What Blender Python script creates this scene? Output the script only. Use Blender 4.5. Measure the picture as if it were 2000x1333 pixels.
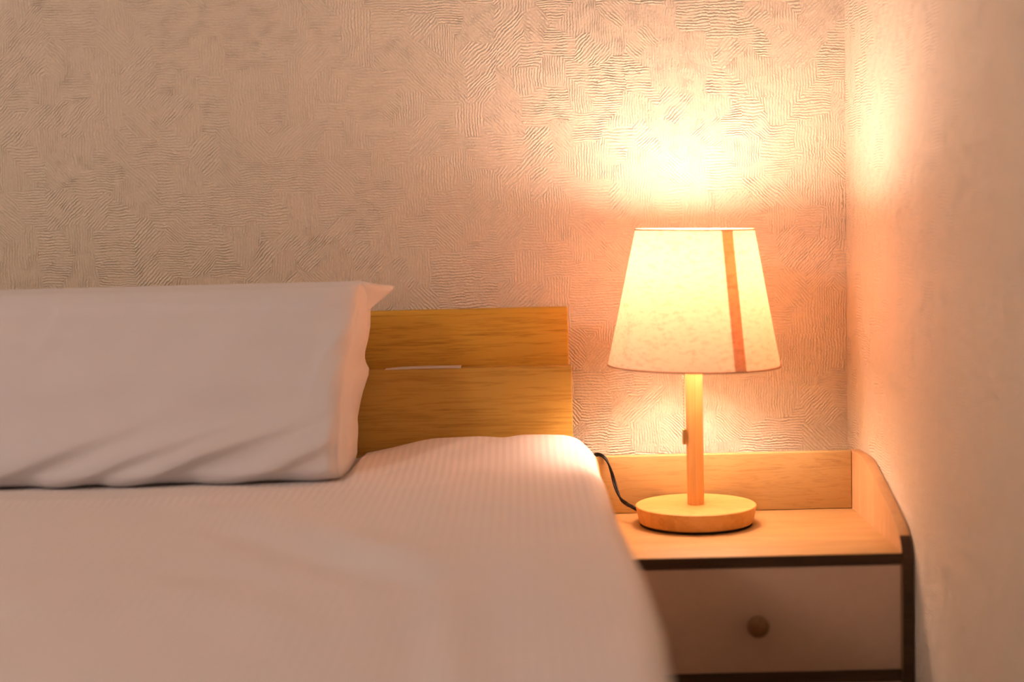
import bpy, bmesh, math, random
import numpy as np
from mathutils import Matrix, Vector

for o in list(bpy.data.objects):
    bpy.data.objects.remove(o)
sc = bpy.context.scene
COL = sc.collection
random.seed(4); np.random.seed(4)

# ------------------------------------------------------------------ camera
H = 0.89                      # height of the lens above the floor; camera at x = y = 0, back wall towards +y
F_PX, CX, CY = 3070.0, 1000.0, 666.5
def nrm(v): return v / np.linalg.norm(v)
_d = nrm(np.array([12.0, 414.0 - CY, F_PX]))                       # world +y seen from the camera (x right, y down, z ahead)
_r = np.array([math.cos(.0245), -math.sin(.0245), 0.0])
_x = nrm(_r - _d * np.dot(_r, _d))
_z = np.cross(_x, _d)
if _z[1] > 0: _z = -_z
R = np.array([_x, _d, _z])
cam_d = bpy.data.cameras.new('camera'); cam = bpy.data.objects.new('camera', cam_d); COL.objects.link(cam)
cam_d.sensor_width = 36.0; cam_d.lens = F_PX / 2000.0 * 36.0
cam.matrix_world = Matrix(((R[0][0], -R[0][1], -R[0][2], 0), (R[1][0], -R[1][1], -R[1][2], 0),
                           (R[2][0], -R[2][1], -R[2][2], H), (0, 0, 0, 1)))
cam_d.clip_start = .05
cam_d.dof.use_dof = True; cam_d.dof.focus_distance = 2.035; cam_d.dof.aperture_fstop = 1.9
sc.camera = cam

# ------------------------------------------------------------------ light and exposure
vs = sc.view_settings
vs.view_transform = 'Standard'; vs.look = 'None'; vs.gamma = 1.0; vs.use_curve_mapping = False
vs.exposure = 0.08
BULB_STRENGTH = 160.0
BULB_COLOR = (1.0, .65, .52)
FILL_STRENGTH = 32.0  # glow of the added pendant globe
FILL_COLOR = (1.0, .79, .72)
w = bpy.data.worlds.new('world'); sc.world = w; w.use_nodes = True
w.node_tree.nodes['Background'].inputs[0].default_value = (1, .75, .6, 1)
w.node_tree.nodes['Background'].inputs[1].default_value = 0.0
sc.cycles.max_bounces = 6; sc.cycles.diffuse_bounces = 4; sc.cycles.glossy_bounces = 2; sc.cycles.transmission_bounces = 4
sc.cycles.sample_clamp_indirect = 60.0
sc.cycles.caustics_reflective = False; sc.cycles.caustics_refractive = False
sc.cycles.use_denoising = True
sc.cycles.use_adaptive_sampling = True; sc.cycles.adaptive_threshold = .015
sc.cycles.use_light_tree = True

WALL_Y, WALL_X = 2.095, .4350
ROOM_X0, ROOM_Y0, ROOM_H = -3.4, -4.2, 2.4

# ------------------------------------------------------------------ helpers
def ray(px, py): return R @ np.array([px - CX, py - CY, F_PX])
def atY(px, py, Y):
    v = ray(px, py); return v * (Y / v[1])
def atZ(px, py, Z):
    v = ray(px, py); return v * (Z / v[2])

def link(name, me, mat, parent=None, origin=(0, 0, 0), smooth=True, auto=None):
    """me holds world coordinates; origin becomes the object's own origin."""
    o = bpy.data.objects.new(name, me); COL.objects.link(o)
    org = Vector(origin)
    if parent is not None:
        p = parent; org = Vector((0, 0, 0))
        while p is not None:
            org += Vector(p.location); p = p.parent
        o.parent = parent
        me.transform(Matrix.Translation(-org))
    else:
        me.transform(Matrix.Translation(-org)); o.location = org
    if mat is not None: me.materials.append(mat)
    if smooth:
        for p in me.polygons: p.use_smooth = True
        if auto is not None:
            me.set_sharp_from_angle(angle=math.radians(auto))
    return o
def tag(o, label=None, cat=None, group=None, kind=None):
    if label: o['label'] = label
    if cat: o['category'] = cat
    if group: o['group'] = group
    if kind: o['kind'] = kind
    return o
def empty(name, loc, label, cat):
    o = bpy.data.objects.new(name, None); COL.objects.link(o); o.location = loc
    o.empty_display_size = .05
    return tag(o, label, cat)
def pyd(name, v, f):
    me = bpy.data.meshes.new(name); me.from_pydata([tuple(map(float, p)) for p in v], [], f); me.update(); return me
def fix(me):
    bm = bmesh.new(); bm.from_mesh(me); bmesh.ops.remove_doubles(bm, verts=bm.verts, dist=1e-6)
    bmesh.ops.recalc_face_normals(bm, faces=bm.faces); bm.to_mesh(me); bm.free(); return me
def box(name, a, b, bev=.0, seg=2):
    bm = bmesh.new(); bmesh.ops.create_cube(bm, size=1)
    a, b = Vector(a), Vector(b)
    for v in bm.verts: v.co = Vector([a[i] + (v.co[i] + .5) * (b[i] - a[i]) for i in range(3)])
    if bev: bmesh.ops.bevel(bm, geom=list(bm.edges), offset=bev, segments=seg, profile=.5, affect='EDGES')
    me = bpy.data.meshes.new(name); bm.to_mesh(me); bm.free(); return me
def lathe(name, prof, c, n=64, axis='Z', cap=True):
    """prof: list of (radius, height) along the axis, from the bottom up"""
    v, f = [], []
    for r, h in prof:
        for k in range(n):
            a = 2 * math.pi * k / n
            p = (r * math.cos(a), r * math.sin(a), h)
            if axis == 'Y': p = (p[0], p[2], p[1])
            v.append((c[0] + p[0], c[1] + p[1], c[2] + p[2]))
    m = len(prof)
    for i in range(m - 1):
        for k in range(n):
            f.append((i * n + k, i * n + (k + 1) % n, (i + 1) * n + (k + 1) % n, (i + 1) * n + k))
    if cap:
        f.append(tuple(range(n))[::-1]); f.append(tuple((m - 1) * n + k for k in range(n)))
    me = pyd(name, v, f)
    bm = bmesh.new(); bm.from_mesh(me); bmesh.ops.recalc_face_normals(bm, faces=bm.faces); bm.to_mesh(me); bm.free()
    return me
def catmull(pts, per=8):
    P = [np.array(p, float) for p in pts]; P = [2 * P[0] - P[1]] + P + [2 * P[-1] - P[-2]]; out = []
    for i in range(1, len(P) - 2):
        for k in range(per):
            t = k / per; a, b, c, d = P[i - 1], P[i], P[i + 1], P[i + 2]
            out.append(.5 * ((2 * b) + (c - a) * t + (2 * a - 5 * b + 4 * c - d) * t * t + (3 * b - a - 3 * c + d) * t ** 3))
    out.append(P[-2]); return out
def tube(name, pts, r, n=10):
    pts = [np.array(p, float) for p in pts]; v, f = [], []
    up = np.array([0, 1., 0])
    for i, p in enumerate(pts):
        t = nrm(pts[min(i + 1, len(pts) - 1)] - pts[max(i - 1, 0)])
        s = nrm(np.cross(t, up)); u = np.cross(s, t)
        rr = r(i / (len(pts) - 1)) if callable(r) else r
        for k in range(n):
            a = 2 * math.pi * k / n; v.append(p + rr * (math.cos(a) * s + math.sin(a) * u))
    for i in range(len(pts) - 1):
        for k in range(n): f.append((i * n + k, i * n + (k + 1) % n, (i + 1) * n + (k + 1) % n, (i + 1) * n + k))
    f.append(tuple(range(n))[::-1]); f.append(tuple((len(pts) - 1) * n + k for k in range(n)))
    return fix(pyd(name, v, f))
def sweep_yz(name, prof, x0, x1, bev=0.0):
    """closed outline of (y, z) extruded along x"""
    bm = bmesh.new()
    lo = [bm.verts.new((x0, y, z)) for y, z in prof]
    f = bm.faces.new(lo)
    r = bmesh.ops.extrude_face_region(bm, geom=[f])
    bmesh.ops.translate(bm, verts=[g for g in r['geom'] if isinstance(g, bmesh.types.BMVert)], vec=(x1 - x0, 0, 0))
    bmesh.ops.recalc_face_normals(bm, faces=bm.faces)
    if bev:
        ed = [e for e in bm.edges if abs(e.verts[0].co.x - e.verts[1].co.x) < 1e-6]
        bmesh.ops.bevel(bm, geom=ed, offset=bev, segments=2, profile=.5, affect='EDGES')
    me = bpy.data.meshes.new(name); bm.to_mesh(me); bm.free(); return me
def interp(x, xs, ys): return np.interp(x, xs, ys)
def smooth_interp(x, xs, ys):
    x = np.asarray(x, float); xs = np.array(xs); ys = np.array(ys)
    i = np.clip(np.searchsorted(xs, x) - 1, 0, len(xs) - 2)
    t = np.clip((x - xs[i]) / (xs[i + 1] - xs[i]), 0, 1); t = t * t * (3 - 2 * t)
    return ys[i] + (ys[i + 1] - ys[i]) * t

# ------------------------------------------------------------------ node helpers
class NT:
    def __init__(s, name):
        s.m = bpy.data.materials.new(name); s.m.use_nodes = True; s.t = s.m.node_tree
        s.n = s.t.nodes; s.b = s.n['Principled BSDF']; s.out = s.n['Material Output']
    def new(s, ty, **kw):
        n = s.n.new(ty)
        for k, v in kw.items():
            if k.startswith('i_'): pass
            else: setattr(n, k, v)
        return n
    def L(s, a, b): s.t.links.new(a, b)
    def val(s, sock, v):
        if isinstance(v, bpy.types.NodeSocket): s.L(v, sock)
        else: sock.default_value = v
    def math(s, op, a, b=0.0, c=None):
        n = s.n.new('ShaderNodeMath'); n.operation = op; s.val(n.inputs[0], a); s.val(n.inputs[1], b)
        if c is not None: s.val(n.inputs[2], c)
        return n.outputs[0]
    def noise(s, vec, scale, detail=3, rough=.55, dist=0.0, dim='3D'):
        n = s.n.new('ShaderNodeTexNoise'); n.noise_dimensions = dim; s.L(vec, n.inputs['Vector']); n.inputs['Scale'].default_value = scale
        n.inputs['Detail'].default_value = detail; n.inputs['Roughness'].default_value = rough; n.inputs['Distortion'].default_value = dist
        return n.outputs['Fac']
    def mapping(s, vec, scale=(1, 1, 1), rot=(0, 0, 0), loc=(0, 0, 0)):
        n = s.n.new('ShaderNodeMapping'); s.L(vec, n.inputs[0]); n.inputs['Scale'].default_value = scale
        n.inputs['Rotation'].default_value = rot; n.inputs['Location'].default_value = loc; return n.outputs[0]
    def ramp(s, fac, stops):
        n = s.n.new('ShaderNodeValToRGB'); s.L(fac, n.inputs[0]); e = n.color_ramp.elements
        while len(e) < len(stops): e.new(.5)
        for q, (p, c) in zip(e, stops): q.position = p; q.color = (*c, 1) if len(c) == 3 else c
        return n.outputs[0]
    def bump(s, h, strength, dist, to=None):
        n = s.n.new('ShaderNodeBump'); s.L(h, n.inputs['Height']); n.inputs['Strength'].default_value = strength
        n.inputs['Distance'].default_value = dist
        s.L(n.outputs[0], to if to is not None else s.b.inputs['Normal']); return n.outputs[0]
    def coord(s, what='Object'):
        return s.n.new('ShaderNodeTexCoord').outputs[what]

def plain(name, col, rough=.6, spec=.3, metal=0.0):
    t = NT(name); t.b.inputs['Base Color'].default_value = (*col, 1); t.b.inputs['Roughness'].default_value = rough
    t.b.inputs['Specular IOR Level'].default_value = spec; t.b.inputs['Metallic'].default_value = metal
    c = t.coord(); f = t.noise(c, 60, 3); 
    t.L(t.ramp(f, [(.3, tuple(x * .95 for x in col)), (.7, col)]), t.b.inputs['Base Color']); return t.m

def wallpaper():
    t = NT('embossed_wallpaper'); uv = t.coord('UV')
    warp = t.new('ShaderNodeTexNoise', noise_dimensions='2D'); t.L(uv, warp.inputs['Vector']); warp.inputs['Scale'].default_value = 34; warp.inputs['Detail'].default_value = 1
    sub = t.new('ShaderNodeVectorMath', operation='SUBTRACT'); t.L(warp.outputs['Color'], sub.inputs[0]); sub.inputs[1].default_value = (.5, .5, .5)
    mul = t.new('ShaderNodeVectorMath', operation='SCALE'); t.L(sub.outputs[0], mul.inputs[0]); mul.inputs['Scale'].default_value = .010
    add = t.new('ShaderNodeVectorMath', operation='ADD'); t.L(uv, add.inputs[0]); t.L(mul.outputs[0], add.inputs[1])
    wide = t.mapping(add.outputs[0], (1.0, .92, 1))
    vo = t.new('ShaderNodeTexVoronoi', voronoi_dimensions='2D', distance='CHEBYCHEV'); t.L(wide, vo.inputs['Vector'])
    vo.inputs['Scale'].default_value = 27.0; vo.inputs['Randomness'].default_value = .95
    sep = t.new('ShaderNodeSeparateColor'); t.L(vo.outputs['Color'], sep.inputs[0])
    # four directions: upright, level and (less often) the two slants
    sel = sep.outputs[0]
    k = t.math('ADD', t.math('MULTIPLY', t.math('GREATER_THAN', sel, .36), 2.0),
               t.math('ADD', t.math('MULTIPLY', t.math('GREATER_THAN', sel, .70), -1.0), t.math('MULTIPLY', t.math('GREATER_THAN', sel, .85), 2.0)))
    ang = t.math('MULTIPLY', k, math.pi / 4)
    w2 = t.new('ShaderNodeVectorMath', operation='SCALE'); t.L(sub.outputs[0], w2.inputs[0]); w2.inputs['Scale'].default_value = .006
    ad2 = t.new('ShaderNodeVectorMath', operation='ADD'); t.L(uv, ad2.inputs[0]); t.L(w2.outputs[0], ad2.inputs[1])
    xy = t.new('ShaderNodeSeparateXYZ'); t.L(ad2.outputs[0], xy.inputs[0])
    pr = t.math('ADD', t.math('MULTIPLY', xy.outputs[0], t.math('COSINE', ang)), t.math('MULTIPLY', xy.outputs[1], t.math('SINE', ang)))
    fine = t.noise(uv, 260, 1, dim='2D')
    freq = t.math('MULTIPLY_ADD', sep.outputs[1], 450.0, 1550.0)
    ph = t.math('ADD', t.math('MULTIPLY', pr, freq), t.math('MULTIPLY', fine, 4.0))
    ln = t.math('SINE', ph)
    ln = t.math('MULTIPLY_ADD', ln, .5, .5)
    amp = t.math('MULTIPLY_ADD', t.noise(uv, 60, 1, dim='2D'), 1.9, -.35)
    h = t.math('ADD', t.math('MULTIPLY', ln, amp), t.math('MULTIPLY', fine, .5))
    t.bump(h, 1.0, .00115)
    c = t.ramp(h, [(.1, (.785, .695, .55)), (.9, (.88, .80, .64))])  # grooves tinted darker than ridges: relief shading painted into the colour
    t.L(c, t.b.inputs['Base Color']); t.b.inputs['Roughness'].default_value = .62; t.b.inputs['Specular IOR Level'].default_value = .25
    return t.m

def wood(name, dark, mid, light, scale=(2.2, 34, 34), grain=(5, 420, 420), rough=.5, bump=.00008, contrast=1.0, swirl=.0, loc=(0, 0, 0)):
    """grain runs along object x; scale and grain give the stretch of the figure and of the pores"""
    t = NT(name); c = t.mapping(t.coord(), (1, 1, 1), loc=loc)
    big = t.mapping(c, scale)
    n1 = t.noise(big, 1.0, 5, .6, swirl)
    rings = t.math('FRACT', t.math('MULTIPLY', n1, 7.0))
    rings = t.math('ABSOLUTE', t.math('MULTIPLY_ADD', rings, 2.0, -1.0))
    por = t.noise(t.mapping(c, grain), 1.0, 3, .65)
    f = t.math('ADD', t.math('MULTIPLY', n1, .55), t.math('ADD', t.math('MULTIPLY', rings, .16 * contrast), t.math('MULTIPLY', por, .42 * contrast)))
    lo, hi = .50 - .16, .50 + .22
    col = t.ramp(f, [(lo, dark), (.5 + .03, mid), (hi, light)])
    t.L(col, t.b.inputs['Base Color']); t.b.inputs['Roughness'].default_value = rough; t.b.inputs['Specular IOR Level'].default_value = .35
    t.bump(por, .6, bump); return t.m

def cloth(name, col, stripes=False):
    t = NT(name); c = t.coord('UV')
    weave = t.noise(c, 900, 1, dim='2D')
    base = t.ramp(t.noise(c, 9, 3), [(.3, tuple(x * .97 for x in col)), (.7, col)])
    t.b.inputs['Roughness'].default_value = .85; t.b.inputs['Specular IOR Level'].default_value = .2
    t.b.inputs['Sheen Weight'].default_value = .15
    if stripes:
        xy = t.new('ShaderNodeSeparateXYZ'); t.L(c, xy.inputs[0])
        s = t.math('SINE', t.math('MULTIPLY', xy.outputs[0], 2 * math.pi / .0088))
        m = t.math('MULTIPLY_ADD', t.math('MULTIPLY', s, 3.0), .5, .5); m = t.math('MINIMUM', t.math('MAXIMUM', m, 0.0), 1.0)
        mix = t.new('ShaderNodeMix', data_type='RGBA'); t.L(m, mix.inputs['Factor']); t.L(base, mix.inputs['A'])
        mix.inputs['B'].default_value = (*[x * .90 for x in col], 1); t.L(mix.outputs['Result'], t.b.inputs['Base Color'])
        t.L(t.math('MULTIPLY_ADD', m, -.30, .85), t.b.inputs['Roughness'])
        t.bump(t.math('ADD', t.math('MULTIPLY', m, .6), t.math('MULTIPLY', weave, .3)), .5, .0003)
    else:
        t.L(base, t.b.inputs['Base Color']); t.bump(weave, .3, .0001)
    return t.m

def shade_cloth(name, col, trans, fac):
    t = NT(name); c = t.coord('Object')
    m1 = t.mapping(c, (1.0, 1.0, 2.6), (0, .5, .0)); fl = t.noise(m1, 95, 4, .65)
    fl2 = t.noise(t.mapping(c, (1, 1, .6)), 420, 3)
    q = t.math('ADD', t.math('MULTIPLY', fl, .75), t.math('MULTIPLY', fl2, .25))
    f = t.ramp(q, [(.36, (.80, .73, .66)), (.50, (.97, .955, .94)), (.7, (1, 1, 1))])
    def tint(cc):
        mx = t.new('ShaderNodeMix', data_type='RGBA', blend_type='MULTIPLY'); mx.inputs['Factor'].default_value = 1
        mx.inputs['A'].default_value = (*cc, 1); t.L(f, mx.inputs['B']); return mx.outputs['Result']
    d = t.new('ShaderNodeBsdfDiffuse'); t.L(tint(col), d.inputs[0])
    tr = t.new('ShaderNodeBsdfTranslucent'); t.L(tint(trans), tr.inputs[0])
    mix = t.new('ShaderNodeMixShader'); mix.inputs[0].default_value = fac; t.L(d.outputs[0], mix.inputs[1]); t.L(tr.outputs[0], mix.inputs[2])
    t.L(mix.outputs[0], t.out.inputs['Surface']); t.n.remove(t.b); return t.m

def glow(name, col, strength):
    t = NT(name); e = t.new('ShaderNodeEmission'); e.inputs[0].default_value = (*col, 1); e.inputs[1].default_value = strength
    t.L(e.outputs[0], t.out.inputs['Surface']); t.n.remove(t.b); return t.m

M = {}
M['wall'] = wallpaper()
M['floor'] = wood('floor_wood', (.16, .09, .05), (.25, .15, .085), (.33, .21, .12), rough=.4)
M['ceiling'] = plain('ceiling_paint', (.78, .74, .70), .8)
M['plainwall'] = plain('painted_wall', (.70, .60, .52), .8)
M['oak'] = wood('headboard_oak', (.27, .138, .012), (.49, .285, .030), (.62, .375, .048), scale=(3.0, 50, 50), grain=(26, 640, 640), contrast=1.5)
M['oak_low'] = wood('headboard_oak_lower', (.26, .135, .018), (.435, .255, .043), (.54, .335, .065), scale=(3.2, 60, 60), grain=(14, 420, 420), contrast=1.45, loc=(3, 1, 2))
M['sonoma'] = wood('light_oak', (.37, .225, .082), (.50, .33, .13), (.58, .40, .165), scale=(6, 55, 55), grain=(38, 560, 560), contrast=1.5, swirl=.9)
M['sonoma_top'] = wood('light_oak_top', (.45, .268, .10), (.52, .318, .122), (.58, .37, .15), scale=(4, 40, 40), grain=(20, 300, 300), contrast=.7, swirl=.5)
M['sonoma_side'] = wood('light_oak_side', (.50, .29, .13), (.59, .36, .165), (.66, .42, .20), scale=(30, 30, 3), grain=(300, 300, 14), contrast=.6)
M['edge'] = wood('dark_edge_band', (.030, .014, .005), (.052, .025, .009), (.07, .036, .013), scale=(4, 50, 50), rough=.55)
M['drawer'] = plain('cream_laminate', (.60, .42, .30), .45, .35)
M['pine'] = wood('rubberwood', (.60, .31, .085), (.73, .40, .125), (.79, .47, .165), scale=(9, 26, 20), grain=(60, 300, 200), contrast=.75, swirl=.4)
M['pine_post'] = wood('rubberwood_post', (.58, .30, .085), (.73, .405, .13), (.79, .47, .17), scale=(70, 70, 2.0), grain=(500, 500, 8), contrast=.8)
M['knob'] = wood('knob_wood', (.14, .066, .022), (.20, .105, .038), (.25, .135, .055), scale=(40, 40, 40), grain=(200, 200, 200))
M['felt'] = plain('black_felt', (.012, .008, .007), .95, .1)
M['rubber'] = plain('black_rubber', (.006, .004, .004), .4, .25)
M['pillow'] = cloth('pillow_cotton', (.80, .77, .76))
M['duvet'] = cloth('striped_satin', (.88, .82, .79), True)
M['mattress'] = cloth('mattress_ticking', (.75, .72, .68))
M['shade'] = shade_cloth('linen_shade', (.86, .76, .64), (.88, .405, .21), .195)
M['seam'] = shade_cloth('linen_seam', (.82, .64, .44), (.86, .48, .20), .38)
M['rim'] = plain('shade_rim', (.58, .36, .20), .8)
M['brass'] = plain('brass', (.55, .38, .17), .35, .5, .9)
M['socket'] = plain('white_socket', (.75, .72, .66), .5)
M['bulb'] = glow('warm_bulb', BULB_COLOR, BULB_STRENGTH)
M['card'] = plain('white_card', (.82, .79, .76), .6)
M['fill_glow'] = glow('fill_globe', FILL_COLOR, FILL_STRENGTH)
M['white_metal'] = plain('white_metal', (.8, .78, .75), .4)

# ------------------------------------------------------------------ room shell
def slab(name, a, b, mat, uv=None):
    me = box(name, a, b)
    if uv:
        l = me.uv_layers.new(name='UVMap')
        for p in me.polygons:
            for li in p.loop_indices:
                co = me.vertices[me.loops[li].vertex_index].co
                l.data[li].uv = (co[uv[0]] + 4.0, co[uv[1]])
    o = link(name, me, mat, None, ((a[0] + b[0]) / 2, (a[1] + b[1]) / 2, a[2]), smooth=False)
    return tag(o, kind='structure')
T = .12
slab('floor', (ROOM_X0 - T, ROOM_Y0 - T, -T), (WALL_X + T, WALL_Y + T, 0), M['floor'])['label'] = 'wooden bedroom floor'
slab('ceiling', (ROOM_X0 - T, ROOM_Y0 - T, ROOM_H), (WALL_X + T, WALL_Y + T, ROOM_H + T), M['ceiling'])['label'] = 'plain pale bedroom ceiling'
slab('wall_back', (ROOM_X0 - T, WALL_Y, 0), (WALL_X + T, WALL_Y + T, ROOM_H), M['wall'], (0, 2))['label'] = 'beige embossed wallpaper wall behind the bed and lamp'
slab('wall_right', (WALL_X, ROOM_Y0, 0), (WALL_X + T, WALL_Y, ROOM_H), M['wall'], (1, 2))['label'] = 'beige embossed wallpaper wall beside the nightstand'
slab('wall_left', (ROOM_X0 - T, ROOM_Y0, 0), (ROOM_X0, WALL_Y, ROOM_H), M['plainwall'])['label'] = 'plain wall on the far side of the bed'
slab('wall_front', (ROOM_X0 - T, ROOM_Y0 - T, 0), (WALL_X + T, ROOM_Y0, ROOM_H), M['plainwall'])['label'] = 'plain wall facing the bed'

PX, PY, PZ = -2.0, -.30, 2.02  # unseen pendant, added to supply the soft ambient light from the left
cl = empty('fill_pendant', (PX, PY, ROOM_H), 'round paper pendant lamp added out of view as soft room fill', 'lamp')
link('ceiling_rose', lathe('ceiling_rose', [(.05, -.025), (.055, -.02), (.055, 0.0)], (PX, PY, ROOM_H)), M['white_metal'], cl, auto=40)
link('flex', tube('flex', [(PX, PY, ROOM_H - .02), (PX, PY + .0001, PZ + .20)], .004, 8), M['white_metal'], cl)
link('globe', lathe('globe', [(.21 * math.cos(a), .205 * math.sin(a)) for a in np.linspace(-1.5, 1.5, 9)], (PX, PY, PZ), 16), M['fill_glow'], cl)

# ------------------------------------------------------------------ bed: headboard, frame
BX0, BX1 = -1.42, .0632
bed = empty('bed', (-.68, 1.0, 0), 'oak veneer bed whose headboard has a narrow ledge', 'bed')
UY, LY = 2.020, 1.990
zU, zL = H - .1235, H - .1970
up = link('headboard_board', box('headboard_board', (BX0 + .002, UY, H - .30), (BX1 - .0025, UY + .022, zU), .0025, 3), M['oak'], bed, auto=50)
link('headboard_ledge', box('headboard_ledge', (BX0, LY + .0155, zL - .016), (BX1 - .0004, UY - .0003, zL - .0006), .0008, 2), M['oak_low'], bed, auto=50)
link('headboard_front', box('headboard_front', (BX0, LY, .12), (BX1, LY + .015, zL), .0015, 3), M['oak_low'], bed, auto=50)
link('side_rail', box('side_rail', (BX1 - .026, .03, .14), (BX1 - .004, LY - .001, .28), .002), M['oak_low'], bed, auto=50)
link('side_rail', box('side_rail', (BX0 + .004, .03, .14), (BX0 + .026, LY - .001, .28), .002), M['oak_low'], bed, auto=50)
link('foot_rail', box('foot_rail', (BX0 + .004, .006, .14), (BX1 - .004, .028, .28), .002), M['oak_low'], bed, auto=50)
link('slat_base', box('slat_base', (BX0 + .027, .03, .20), (BX1 - .027, LY - .002, .22), .002), M['oak_low'], bed, auto=50)
for lx in (BX0 + .03, BX1 - .09):
    for ly in (.04, LY - .08):
        link('leg', box('leg', (lx, ly, 0), (lx + .06, ly + .06, .1395), .003), M['oak_low'], bed, auto=50)
mt = link('mattress', box('mattress', (BX0 + .03, .04, .221), (BX1 - .03, LY - .03, H - .365), .04, 5), M['mattress'], None, (-.68, 1.0, .221), auto=60)
tag(mt, 'white mattress lying under the striped duvet', 'mattress')

# ------------------------------------------------------------------ duvet
def fold(X, Y, line, amp, width, taper=(1, 1), side=0.0):
    """soft ridge (amp > 0) or valley along a polyline of 2-D points; taper gives the strength at both ends"""
    line = np.array(line, float); best = np.full(X.shape, 1e9); tt = np.zeros(X.shape); sg = np.zeros(X.shape)
    seg = np.linalg.norm(np.diff(line, axis=0), axis=1); cum = np.concatenate([[0], np.cumsum(seg)])
    for i in range(len(line) - 1):
        a, b = line[i], line[i + 1]; d = b - a; L2 = (d ** 2).sum()
        t = np.clip(((X - a[0]) * d[0] + (Y - a[1]) * d[1]) / L2, 0, 1)
        ex, ey = X - (a[0] + t * d[0]), Y - (a[1] + t * d[1]); q = np.hypot(ex, ey)
        m = q < best; best = np.where(m, q, best); tt = np.where(m, (cum[i] + t * seg[i]) / cum[-1], tt)
        sg = np.where(m, np.sign(d[0] * ey - d[1] * ex), sg)
    k = taper[0] + (taper[1] - taper[0]) * tt
    wd = width * (1 + side * sg)
    return amp * k * np.exp(-(best / wd) ** 2)
def vnoise(X, Y, scale, seed):
    r = np.random.RandomState(seed); g = r.rand(64, 64) * 2 - 1
    x, y = X / scale + 20, Y / scale + 20
    xi, yi = np.floor(x).astype(int), np.floor(y).astype(int); fx, fy = x - xi, y - yi
    fx = fx * fx * fx * (fx * (fx * 6 - 15) + 10); fy = fy * fy * fy * (fy * (fy * 6 - 15) + 10)
    G = lambda i, j: g[i % 64, j % 64]
    return (G(xi, yi) * (1 - fx) + G(xi + 1, yi) * fx) * (1 - fy) + (G(xi, yi + 1) * (1 - fx) + G(xi + 1, yi + 1) * fx) * fy
def bedline(pts, z=-.30): return [tuple(atZ(px, py, z)[:2]) for px, py in pts]

DZ = -.300
Y_HEAD = 1.9865
def duvet_edge(Y):      # where the right edge of the bedding stands
    return smooth_interp(Y, [0, .85, .98, 1.05, 1.15, 1.30, 1.42, 1.55, 1.75, 1.90, 1.955, 1.9865],
                         [.088, .090, .0925, .096, .1005, .1000, .0965, .0925, .0915, .0885, .079, .060])
def soft_curve(x, xs, ys):
    p = catmull(list(zip(xs, ys)), 10); return np.interp(x, [q[0] for q in p], [q[1] for q in p])
def duvet_top(X, Y):
    z = np.full(X.shape, DZ)
    head = soft_curve(X, [-1.4, -.5, -.30, -.215, -.145, -.10, -.047, .0245, .06, .1], [0, -.002, -.004, -.001, .010, .0165, .0195, .019, .017, .015])
    z = z + head * np.exp(-np.maximum(Y_HEAD - .03 - Y, 0) ** 2 / .10 ** 2)
    calm = 1 - .85 * np.exp(-np.maximum(Y_HEAD - Y, 0) ** 2 / .09 ** 2)
    z += .0050 * calm * vnoise(X, Y, .21, 3) + calm * .0020 * vnoise(X + .3 * Y, Y - .2 * X, .085, 8)
    z += fold(X, Y, bedline([(660, 946), (720, 932), (800, 913), (900, 895), (985, 880)]), -.0060, .016, (.7, .5))
    z += fold(X, Y, bedline([(700, 905), (800, 890), (900, 872)]), .0035, .022, (.8, .6))
    z += fold(X, Y, bedline([(400, 1000), (520, 1012), (640, 1040), (760, 1085)]), .0060, .030, (.6, 1))
    z += fold(X, Y, bedline([(430, 1040), (560, 1075), (680, 1105), (800, 1135)]), -.0070, .026, (.8, 1))
    z += fold(X, Y, bedline([(0, 990), (200, 985), (420, 975), (560, 958)]), .0040, .022, (1, .6))
    z += fold(X, Y, bedline([(845, 1110), (865, 1200), (885, 1333)]), .0028, .018, (.4, 1))
    z += fold(X, Y, bedline([(805, 1130), (810, 1220), (800, 1333)]), -.0032, .020, (.4, 1))
    z += fold(X, Y, bedline([(930, 1090), (960, 1200), (980, 1333)]), -.0030, .03, (.5, 1))
    z += fold(X, Y, bedline([(90, 1190), (250, 1150), (420, 1160), (560, 1230)]), .0050, .035, (.5, .8))
    z += fold(X, Y, bedline([(150, 1130), (330, 1118), (480, 1130)]), -.0050, .030, (.5, .8))
    z += fold(X, Y, bedline([(480, 1010), (640, 985), (820, 955), (1000, 930)]), .0030, .028, (.4, .8))
    z += fold(X, Y, bedline([(1040, 1010), (900, 1060), (760, 1110)]), .0030, .035, (.4, .8))
    # hollow pressed by the pillow
    m = np.clip((-.198 - X) / .011, 0, 1) * np.clip((X + .94) / .02, 0, 1) * np.clip((Y - 1.742) / .016, 0, 1)
    return z + (np.minimum(z, -.3052) - z) * m
xs = np.concatenate([np.linspace(-1.46, -.70, 40, endpoint=False), np.linspace(-.70, -.02, 260)])       # fixed columns
edge_t = np.linspace(0, 1, 40)[1:]                                                                    # columns up to the edge
ys = np.concatenate([np.linspace(.02, .88, 40, endpoint=False), np.linspace(.88, 1.90, 280, endpoint=False), np.linspace(1.90, Y_HEAD, 50)])
RR, RH = .030, .052          # rounding: across and down
verts, uvs = [], []
nx = None
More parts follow.
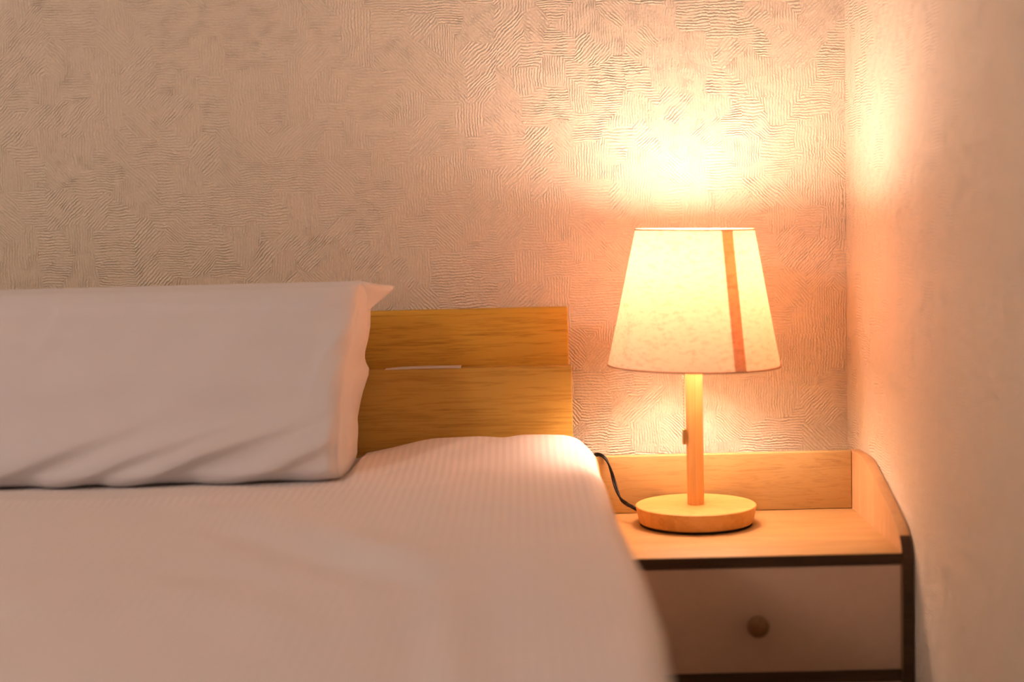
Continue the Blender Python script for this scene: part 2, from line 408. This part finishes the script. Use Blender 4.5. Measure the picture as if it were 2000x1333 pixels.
for Y in ys:
    xe = float(duvet_edge(Y))
    flat = xe - RR
    X = np.concatenate([xs, -.02 + (flat + .02) * edge_t])
    Z = duvet_top(X, np.full(X.shape, Y))
    hd = Y_HEAD - Y; roll = 0.0
    if hd < .022: roll = .022 - math.sqrt(max(.022 ** 2 - (.022 - hd) ** 2, 0))
    zt = Z - roll * .9
    row = [(x, Y, z) for x, z in zip(X, zt)]; u = list(X)
    ze, k = zt[-1], u[-1]
    for a in np.linspace(0, math.pi / 2, 15)[1:]:
        s, c = math.sin(a) ** (2 / 2.2), math.cos(a) ** (2 / 2.2) if math.cos(a) > 1e-9 else 0
        row.append((flat + RR * s, Y, ze - RH * .42 * (1 - c))); k += .004; u.append(k)
    tuck = .0765 - max(0, (Y - 1.93)) * .3
    x_l, z_l = row[-1][0], row[-1][2]
    x_low = min(tuck, x_l) if Y > 1.66 else x_l - .006 - .004 * np.clip((Y - 1.5) / .16, 0, 1)
    n_d = 22
    for q in range(1, n_d + 1):
        t = q / n_d; z = z_l + (-.64 - z_l) * t ** 1.5
        b = 1 - np.clip((z_l - z) / .012, 0, 1); b = b * b * (3 - 2 * b)
        wob = .003 * math.sin(Y * 23) * t if Y < 1.66 else 0
        row.append((x_low + (x_l - x_low) * b + wob, Y, z)); k += .015; u.append(k)
    verts += row; uvs += [(a, Y) for a in u]; nx = len(row)
# the head end hangs down behind the mattress
for q, dz in enumerate((.02, .05, .10)):
    for i in range(nx):
        x, Y, z = verts[(len(ys) - 1) * nx + i]; verts.append((x, Y - .0005 * (q + 1), min(z, max(z - dz, -.64)))); uvs.append((uvs[(len(ys) - 1) * nx + i][0], Y + dz))
rows = len(ys) + 3
faces = [(j * nx + i, j * nx + i + 1, (j + 1) * nx + i + 1, (j + 1) * nx + i) for j in range(rows - 1) for i in range(nx - 1)]
verts = [(x, y, z + H) for x, y, z in verts]
me = pyd('duvet', verts, faces)
def set_uv(me, uvs):
    l = me.uv_layers.new(name='UVMap'); a = np.zeros((len(me.loops), 2)); vi = np.zeros(len(me.loops), int)
    me.loops.foreach_get('vertex_index', vi); a[:] = np.array(uvs)[vi]; l.data.foreach_set('uv', a.ravel())
set_uv(me, uvs)
dv = link('duvet', me, M['duvet'], None, (-.68, 1.0, H - .64))
tag(dv, 'white satin-striped duvet spread over the bed', 'duvet')

# ------------------------------------------------------------------ pillow
def pillow():
    zb, zt = -.3035, -.0785
    v = np.linspace(0, 1, 150)
    v = .5 - .5 * np.cos(math.pi * v); v = .55 * v + .45 * np.linspace(0, 1, 150)
    zz = zb + (zt - zb) * v
    # front and back profile of the leaning pillow (y as a function of height)
    yf = smooth_interp(zz, [-.3035, -.300, -.290, -.26, -.20, -.14, -.10, -.088, -.082, -.0785], [1.800, 1.787, 1.777, 1.774, 1.790, 1.818, 1.845, 1.857, 1.868, 1.892])
    yf = np.convolve(np.pad(yf, 4, mode='edge'), np.ones(9) / 9, 'valid'); yf[-1] = 1.892; yf[-2] = max(yf[-2], 1.874); yf[0] = 1.80
    yb = smooth_interp(zz, [-.3035, -.298, -.28, -.20, -.14, -.11, -.09, -.0785], [1.90, 1.935, 1.962, 1.982, 1.982, 1.972, 1.945, 1.8925])
    xf = smooth_interp(zz, [-.3035, -.282, -.222, -.181, -.134, -.10, -.0785], [-.2140, -.2124, -.2090, -.2050, -.1965, -.1935, -.1915])
    xb = interp(zz, [-.3035, -.2928, -.2799, -.2508, -.2348, -.222, -.1997, -.1913, -.1848, -.1775, -.1707, -.1548, -.1389, -.1166, -.10, -.0785],
                [-.2090, -.2062, -.2087, -.2071, -.2040, -.2010, -.1935, -.1935, -.1975, -.1990, -.1981, -.1925, -.1894, -.1874, -.1885, -.1915])
    XL = -.90
    nF, nS, nB = 300, 40, 60
    verts, uvs = [], []
    for j in range(len(zz)):
        z, f_, b_ = zz[j], yf[j], yb[j]
        s = 1 - np.linspace(0, 1, nF) ** 1.0
        s = np.linspace(0, 1, nF); s = 1 - (1 - s) ** 1.35
        X = XL + (xf[j] - XL) * s
        top = np.clip((zt - z) / .02, 0, 1)
        # front: folds run up from the lower left
        Y = np.full(nF, f_)
        Zq = np.full(nF, z)
        d = np.zeros(nF)
        for line, amp, wd, tp in FOLDS: d += fold(X, Zq, line, amp, wd, tp, side=.35)
        d += .0025 * vnoise(X, Zq, .16, 5) + .0008 * vnoise(X, Zq, .05, 12)
        hi = float(np.clip((z + .215) / .06, 0, 1)); wr_ = .018 + .022 * hi; dr_ = .011 + .012 * hi
        rd = np.clip((xf[j] - X) / wr_, 0, 1); rd = np.sqrt(np.clip(1 - (1 - rd) ** 2, 0, 1))          # rounded front edge
        rl = np.clip((X - XL) / .05, 0, 1); rl = np.sqrt(np.clip(1 - (1 - rl) ** 2, 0, 1))
        half = (b_ - f_) / 2
        Y = Y - d * top * rd + (1 - rd) * min(dr_, half * .8) + (1 - rl) * half * .95
        row = [(x, y, z) for x, y in zip(X, Y)]; u = [(x, z) for x in X]
        # side facing the lamp
        y0, y1 = Y[-1], b_ - min(.012, half * .5)
        t = np.linspace(0, 1, nS + 2)[1:-1]
        low = np.clip((-.19 - z) / .03, 0, 1) * np.clip((z + .302) / .015, 0, 1)
        bulge = .0035 * np.sin(math.pi * t) * top + .0065 * low * np.exp(-((t - .17) / .10) ** 2) - .0035 * low * np.exp(-((t - .34) / .08) ** 2)
        wr = .0022 * top * (vnoise(t * .12, np.full(nS, z) * 1.0, .030, 21))
        Xs = xf[j] + (xb[j] - xf[j]) * t + bulge + wr
        Ys = y0 + (y1 - y0) * t
        row += [(x, y, z) for x, y in zip(Xs, Ys)]; u += [(xf[j] + .1 * q, z) for q in t]
        # back
        s = np.linspace(0, 1, nB); X = xb[j] + (XL - xb[j]) * s
        rd = np.clip((xb[j] - X) / .02, 0, 1); rd = np.sqrt(np.clip(1 - (1 - rd) ** 2, 0, 1)); rl = np.clip((X - XL) / .05, 0, 1); rl = np.sqrt(np.clip(1 - (1 - rl) ** 2, 0, 1))
        Y = b_ - (1 - rd) * (b_ - y1) - (1 - rl) * half * .95
        row += [(x, y, z) for x, y in zip(X, Y)]; u += [(-.1 - x, z) for x in X]
        verts += row; uvs += u; nc = len(row)
    faces = [(j * nc + i, j * nc + (i + 1) % nc, (j + 1) * nc + (i + 1) % nc, (j + 1) * nc + i) for j in range(len(zz) - 1) for i in range(nc)]
    # close bottom and top between front and back
    for j in (0, len(zz) - 1):
        c = list(range(j * nc, (j + 1) * nc)); faces.append(tuple(c[::-1]) if j == 0 else tuple(c))
    me = pyd('pillow', [(x, y, z + H) for x, y, z in verts], faces); set_uv(me, uvs)
    return me
def pl(pts, Y=1.79): return [tuple(atY(px, py, Y)[[0, 2]]) for px, py in pts]
FOLDS = [
    (pl([(-90, 960), (60, 905), (180, 855), (330, 800), (450, 770)]), 0.0155, .017, (1, .05)),
    (pl([(110, 955), (250, 892), (400, 838), (540, 800)]), .0145, .0135, (1, .05)),
    (pl([(235, 955), (400, 882), (560, 828), (650, 795)]), .0150, .0135, (1, .1)),
    (pl([(420, 955), (540, 910), (620, 872), (680, 830)]), .0135, .012, (1, .25)),
    (pl([(590, 960), (640, 920), (690, 880)]), .0055, .010, (1, .5)),
    (pl([(712, 610), (660, 662), (628, 700), (608, 750)]), .0075, .012, (1, .3)),
    (pl([(705, 672), (655, 722), (640, 775)]), .0070, .009, (1, .2)),
    (pl([(690, 760), (665, 800), (655, 880), (662, 930)]), -.0060, .006, (.6, 1)),
    (pl([(560, 555), (500, 620), (430, 680), (330, 760)]), .0030, .022, (.8, .2)),
    (pl([(480, 555), (440, 610), (360, 650)]), .0022, .012, (1, .2)),
    (pl([(95, 590), (70, 680), (20, 760)]), .0022, .008, (1, .4)),
    (pl([(280, 640), (240, 700), (180, 760)]), .0020, .014, (1, .4)),
    (pl([(660, 560), (630, 620), (612, 700)]), -.0045, .014, (1, .4)),
    (pl([(520, 552), (515, 600), (490, 650)]), .0028, .008, (1, .3)),
]
po = link('pillow', pillow(), M['pillow'], None, (-.55, 1.88, H - .3035), auto=75)
tag(po, 'plump white cotton pillow leaning against the oak headboard', 'pillow')
# loose corner of the pillowcase standing out towards the lamp
def ear():
    # stations from the pillow to the tip: centre x, y, upper z, lower z, half thickness
    st = [(-.2060, 1.905, -.0840, -.1300, .014), (-.1950, 1.910, -.0800, -.1240, .013), (-.1860, 1.918, -.0815, -.1160, .010),
          (-.1760, 1.930, -.0845, -.1075, .0065), (-.1675, 1.940, -.0862, -.1005, .0042), (-.1610, 1.947, -.0868, -.0950, .0028), (-.1575, 1.950, -.0880, -.0925, .0016)]
    st = catmull(st, 5); v, f = [], []; n = 20
    for i, (x, y, a, b, h) in enumerate(st):
        for k in range(n):
            t = 2 * math.pi * k / n; s, c = math.sin(t), math.cos(t)
            zc, hz = (a + b) / 2, (a - b) / 2
            v.append((x + .0025 * c * (1 if c > 0 else 0), y - h * s * (1 - .35 * c) + .003 * math.sin(c * 3 + x * 160), zc + hz * math.copysign(abs(c) ** .8, c) + H))
    for i in range(len(st) - 1):
        for k in range(n): f.append((i * n + k, i * n + (k + 1) % n, (i + 1) * n + (k + 1) % n, (i + 1) * n + k))
    f.append(tuple(range(n))[::-1]); f.append(tuple((len(st) - 1) * n + k for k in range(n)))
    return fix(pyd('pillowcase_corner', v, f))
em = ear(); set_uv(em, [(p.co.x, p.co.z) for p in em.vertices])
link('pillowcase_corner', em, M['pillow'], po)['label'] = 'pointed loose corner of the pillowcase'

# ------------------------------------------------------------------ white card on the ledge
cx0, cx1 = atY(752, 717, 2.0)[0], atY(900, 715, 2.0)[0]
def card():
    v, f = [], []; n = 24
    for i in range(n + 1):
        t = i / n; x = cx0 + (cx1 - cx0) * t; lift = .0010 * math.sin(t * 3.2) + .0008 * t
        th = .0016 * min(1, .35 + 3 * t)
        zb = zL - .0004 + lift * .6
        v += [(x, LY + .004, zb), (x, LY + .026, zb), (x, LY + .026, zb + th), (x, LY + .004, zb + th)]
    for i in range(n):
        for k in range(4): f.append((i * 4 + k, i * 4 + (k + 1) % 4, (i + 1) * 4 + (k + 1) % 4, (i + 1) * 4 + k))
    f += [(3, 2, 1, 0), tuple(n * 4 + k for k in range(4))]
    return fix(pyd('card', v, f))
ca = link('card', card(), M['card'], None, ((cx0 + cx1) / 2, LY + .015, zL), auto=40)
tag(ca, 'thin white card lying flat on the headboard ledge', 'card')

# ------------------------------------------------------------------ nightstand
TZ = H - .3907
NX0, NX1 = .0925, .4203          # inner faces of the two side panels
NT_, YF, YB = .0128, 1.7350, 1.9985
ns = empty('nightstand', (.2564, 1.87, 0), 'light oak nightstand with cream drawers between bed and wall', 'nightstand')
link('tabletop', box('tabletop', (NX0, YF, TZ - .0128), (NX1, YB + .0145, TZ), .0006, 2), M['sonoma_top'], ns, auto=50)
link('back_panel', box('back_panel', (NX0, YB, TZ + .0006), (NX1 - .0006, YB + .0145, H - .3165), .0008, 2), M['sonoma'], ns, auto=50)
prof = catmull([(2.0130, -.3160), (1.975, -.3152), (1.945, -.3150), (1.924, -.3172), (1.905, -.3218), (1.870, -.3315), (1.830, -.3435), (1.785, -.3572),
                (1.762, -.3660), (1.7485, -.3745), (1.7395, -.3860), (1.7355, -.4010), (1.7350, -.43)], 5)
front_line = [(y, z + H) for y, z in prof]
outline = front_line + [(1.7350, .0), (2.0130, .0)]
for x0, x1 in ((NX0 - NT_, NX0), (NX1, NX1 + NT_)):
    sp = link('side_panel', sweep_yz('side_panel', outline, x0, x1, .0008), M['sonoma_side'], ns, auto=40)
    # dark edge banding down the front
    ln = [p for p in front_line if p[1] < H - .3735] + [(1.7350, .001)]
    v, f = [], []
    for i, (y, z) in enumerate(ln):
        a = ln[max(i - 1, 0)]; b = ln[min(i + 1, len(ln) - 1)]; d = nrm(np.array([b[0] - a[0], b[1] - a[1]])); n_ = np.array([d[1], -d[0]])
        if n_[0] > 0: n_ = -n_
        for e in (.0006, -.0012):
            for xx in (x0 + .0003, x1 - .0003): v.append((xx, y + n_[0] * e, z + n_[1] * e))
    for i in range(len(ln) - 1):
        q = i * 4
        for a, b in ((0, 1), (1, 3), (3, 2), (2, 0)): f.append((q + a, q + b, q + 4 + b, q + 4 + a))
    f += [(0, 1, 3, 2), tuple(len(ln) * 4 - 4 + k for k in (0, 2, 3, 1))]
    link('edge_band', fix(pyd('edge_band', v, f)), M['edge'], sp, auto=40)['label'] = 'dark brown front edge'
link('edge_band', box('edge_band', (NX0 + .0002, YF - .0006, TZ - .0126), (NX1 - .0002, YF + .001, TZ - .0007), .0003, 1), M['edge'], ns, auto=40)['label'] = 'dark brown front edge'
link('cabinet_back', box('cabinet_back', (NX0, YB + .002, .08), (NX1, YB + .012, TZ - .013)), M['sonoma'], ns, auto=40)
link('cabinet_bottom', box('cabinet_bottom', (NX0, YF + .001, .07), (NX1, YB, .083), .0005, 1), M['edge'], ns, auto=40)
zt = TZ - .0140
for k in range(3):
    z1 = zt - k * .1335; z0 = z1 - .1195
    dr = link('drawer_front', box('drawer_front', (NX0 + .0012, YF + .0010, z0), (NX1 - .0012, YF + .0165, z1), .0006, 2), M['drawer'], ns, auto=50)
    bx_ = link('drawer_box', box('drawer_box', (NX0 + .008, YF + .0168, z0 + .006), (NX1 - .008, YB - .01, z1 - .01)), M['sonoma'], dr, auto=50)
    kc = (.2560, YF, z0 + .0575)
    kp = [(.0055, .002), (.0055, -.006), (.0070, -.009), (.0108, -.0125), (.0124, -.0165), (.0122, -.0200), (.0100, -.0232), (.0060, -.0250), (.001, -.0256)]
    link('knob', lathe('knob', kp, kc, 32, 'Y'), M['knob'], dr)['label'] = 'round wooden drawer knob'
    if k < 2:
        link('rail', box('rail', (NX0 + .0002, YF - .0004, z0 - .0134), (NX1 - .0002, YF + .02, z0 - .0006), .0004, 1), M['edge'], ns, auto=40)

# ------------------------------------------------------------------ table lamp
LX, LYc = .2110, 1.9225
lamp = empty('table_lamp', (LX, LYc, TZ), 'lit table lamp with round wooden base and tapered linen shade', 'lamp')
zb = TZ + .0006
base = link('base', lathe('base', [(.060, .0032), (.0698, .0032), (.0703, .0038), (.0742, .0222), (.0742, .0236), (.0734, .0242), (.001, .0242)], (LX, LYc, zb), 96), M['pine'], lamp, auto=35)
link('felt_pad', lathe('felt_pad', [(.0685, 0), (.0692, .0004), (.0692, .0032), (.0685, .0034)], (LX, LYc, zb), 96), M['felt'], base, auto=35)['label'] = 'black felt pad under the lamp base'
z_s0, z_s1 = H - .1925, H - .0265
link('post', lathe('post', [(.0100, .0242), (.0103, .0250), (.0104, .05), (.0106, .13), (.0107, .2075), (.0100, .2085)], (LX, LYc, zb), 8 * 5), M['pine_post'], lamp, auto=35)
BZ = H - .062
link('socket', lathe('socket', [(.012, 0), (.0155, .002), (.0155, .010), (.0135, .012), (.0135, .034), (.012, .036)], (LX, LYc, H - .1735), 32), M['socket'], lamp, auto=35)
link('bulb', lathe('bulb', [(.009, -.049), (.011, -.042), (.015, -.034), (.0215, -.022), (.0255, -.010), (.0265, 0), (.0250, .010), (.0205, .019), (.013, .025), (.004, .0272)], (LX, LYc, BZ), 16), M['bulb'], lamp)
tilt = Matrix.Translation((LX, LYc, z_s0)) @ Matrix.Rotation(math.radians(1.25), 4, 'Y') @ Matrix.Translation((-LX, -LYc, -z_s0))
RB, RT = .1052, .0722
HS = z_s1 - z_s0
def cone(name, r_off, a0, a1, n, m, z0=0.0, z1=1.0):
    v, f = [], []
    for i in range(m + 1):
        t = z0 + (z1 - z0) * i / m; r = RB + (RT - RB) * t + r_off
        for k in range(n + 1):
            a = a0 + (a1 - a0) * k / n; v.append((LX + r * math.sin(a), LYc - r * math.cos(a), z_s0 + HS * t))
    for i in range(m):
        for k in range(n): f.append((i * (n + 1) + k, i * (n + 1) + k + 1, (i + 1) * (n + 1) + k + 1, (i + 1) * (n + 1) + k))
    return pyd(name, v, f)
def tilted(me): me.transform(tilt); return me
sh = link('shade', tilted(fix(cone('shade', 0, 0, 2 * math.pi, 128, 12))), M['shade'], lamp)
sh['label'] = 'glowing cream linen shade'
a_s = math.radians(25.0)
def strip():
    v, f = [], []; m = 20
    for i in range(m + 1):
        t = i / m; r = RB + (RT - RB) * t
        for e in (.0003, .0010):
            for q in range(5):
                a = a_s + (q / 4 - .5) * .0150 / r; v.append((LX + (r + e) * math.sin(a), LYc - (r + e) * math.cos(a), z_s0 - .0005 + (HS + .001) * t))
    for i in range(m):
        A, B = i * 10, (i + 1) * 10
        for q in range(4): f.append((A + 5 + q, A + 6 + q, B + 6 + q, B + 5 + q)); 
        f.append((A, A + 5, B + 5, B)); f.append((A + 4, B + 4, B + 9, A + 9))
    return pyd('seam', v, f)
link('seam', tilted(strip()), M['seam'], sh)['label'] = 'overlapping darker seam of the lampshade'
def ring(name, r, z, a, b):
    return lathe(name, [(r - a, z - b), (r + a, z - b), (r + a, z + b), (r - a, z + b), (r - a, z - b)], (LX, LYc, 0), 128, cap=False)
link('shade_rim', tilted(ring('shade_rim', RT + .0002, z_s1, .0006, .0010)), M['rim'], sh, auto=40)
link('shade_rim', tilted(ring('shade_rim', RB + .0002, z_s0, .0006, .0010)), M['rim'], sh, auto=40)
fz = H - .1365
fit = link('shade_fitter', lathe('shade_fitter', [(.0158, -.001), (.0185, -.001), (.0185, .001), (.0158, .001), (.0158, -.001)], (LX, LYc, fz), 32, cap=False), M['white_metal'], lamp, auto=40)
rr = RB + (RT - RB) * ((fz - z_s0) / HS) - .0015
for k in range(3):
    a = math.radians(90 + 120 * k)
    link('spoke', tube('spoke', [(LX + .0183 * math.cos(a), LYc + .0183 * math.sin(a), fz), (LX + rr * math.cos(a), LYc + rr * math.sin(a), fz)], .0011, 6), M['white_metal'], fit)
# pull chain
cp0, cp1 = np.array(atY(1333.0, 700, LYc - .006)), np.array(atY(1336.5, 838, LYc - .006)); cp0[2] += H; cp1[2] += H
def chain():
    bm = bmesh.new(); n = 24
    for k in range(n):
        p = cp0 + (cp1 - cp0) * k / (n - 1)
        bmesh.ops.create_icosphere(bm, subdivisions=1, radius=.0011, matrix=Matrix.Translation(Vector(p)))
    me = tube('string', [cp0, cp1], .00025, 5); bm.from_mesh(me)
    me = bpy.data.meshes.new('pull_chain'); bm.to_mesh(me); bm.free(); return me
ch = link('pull_chain', chain(), M['brass'], lamp); ch['label'] = 'beaded metal pull chain'
link('chain_arm', tube('chain_arm', [(LX - .010, LYc, H - .165), cp0 + np.array([0, 0, .004]), cp0], .0011, 8), M['brass'], lamp)
link('chain_bell', lathe('chain_bell', [(.0012, 0.0), (.0026, -.001), (.0027, -.0175), (.0022, -.019)], tuple(cp1), 16), M['brass'], ch, auto=40)
# twin-core flex
def cpt(px, py, Y):
    p = atY(px, py, Y); return np.array([p[0], p[1], p[2] + H])
cord_pts = [cpt(1232, 990, 1.936), cpt(1224, 985, 1.946), cpt(1213, 976, 1.960), cpt(1206, 962, 1.972), cpt(1200, 943, 1.983), cpt(1194, 922, 1.988), cpt(1187, 904, 1.992), cpt(1179, 893, 1.996),
            cpt(1170, 888.5, 2.001), cpt(1161, 890, 2.010), cpt(1150, 898, 2.022), cpt(1140, 925, 2.030), cpt(1134, 990, 2.035), cpt(1130, 1100, 2.04)]
cord_c = catmull(cord_pts, 8)
cord = link('cord', tube('cord', [p + .0012 * np.array([math.cos(i * .11), .3, math.sin(i * .11)]) for i, p in enumerate(cord_c)], .00135, 8), M['rubber'], lamp)
link('cord_core', tube('cord_core', [p - .0012 * np.array([math.cos(i * .11), .3, math.sin(i * .11)]) for i, p in enumerate(cord_c)], .00135, 8), M['rubber'], cord)
link('strain_relief', tube('strain_relief', [cpt(1246, 997, 1.930), cpt(1238, 992.5, 1.932), cpt(1225, 985.5, 1.944)], .0024, 12), M['rubber'], cord)
cord['label'] = 'black twin-core power cord'
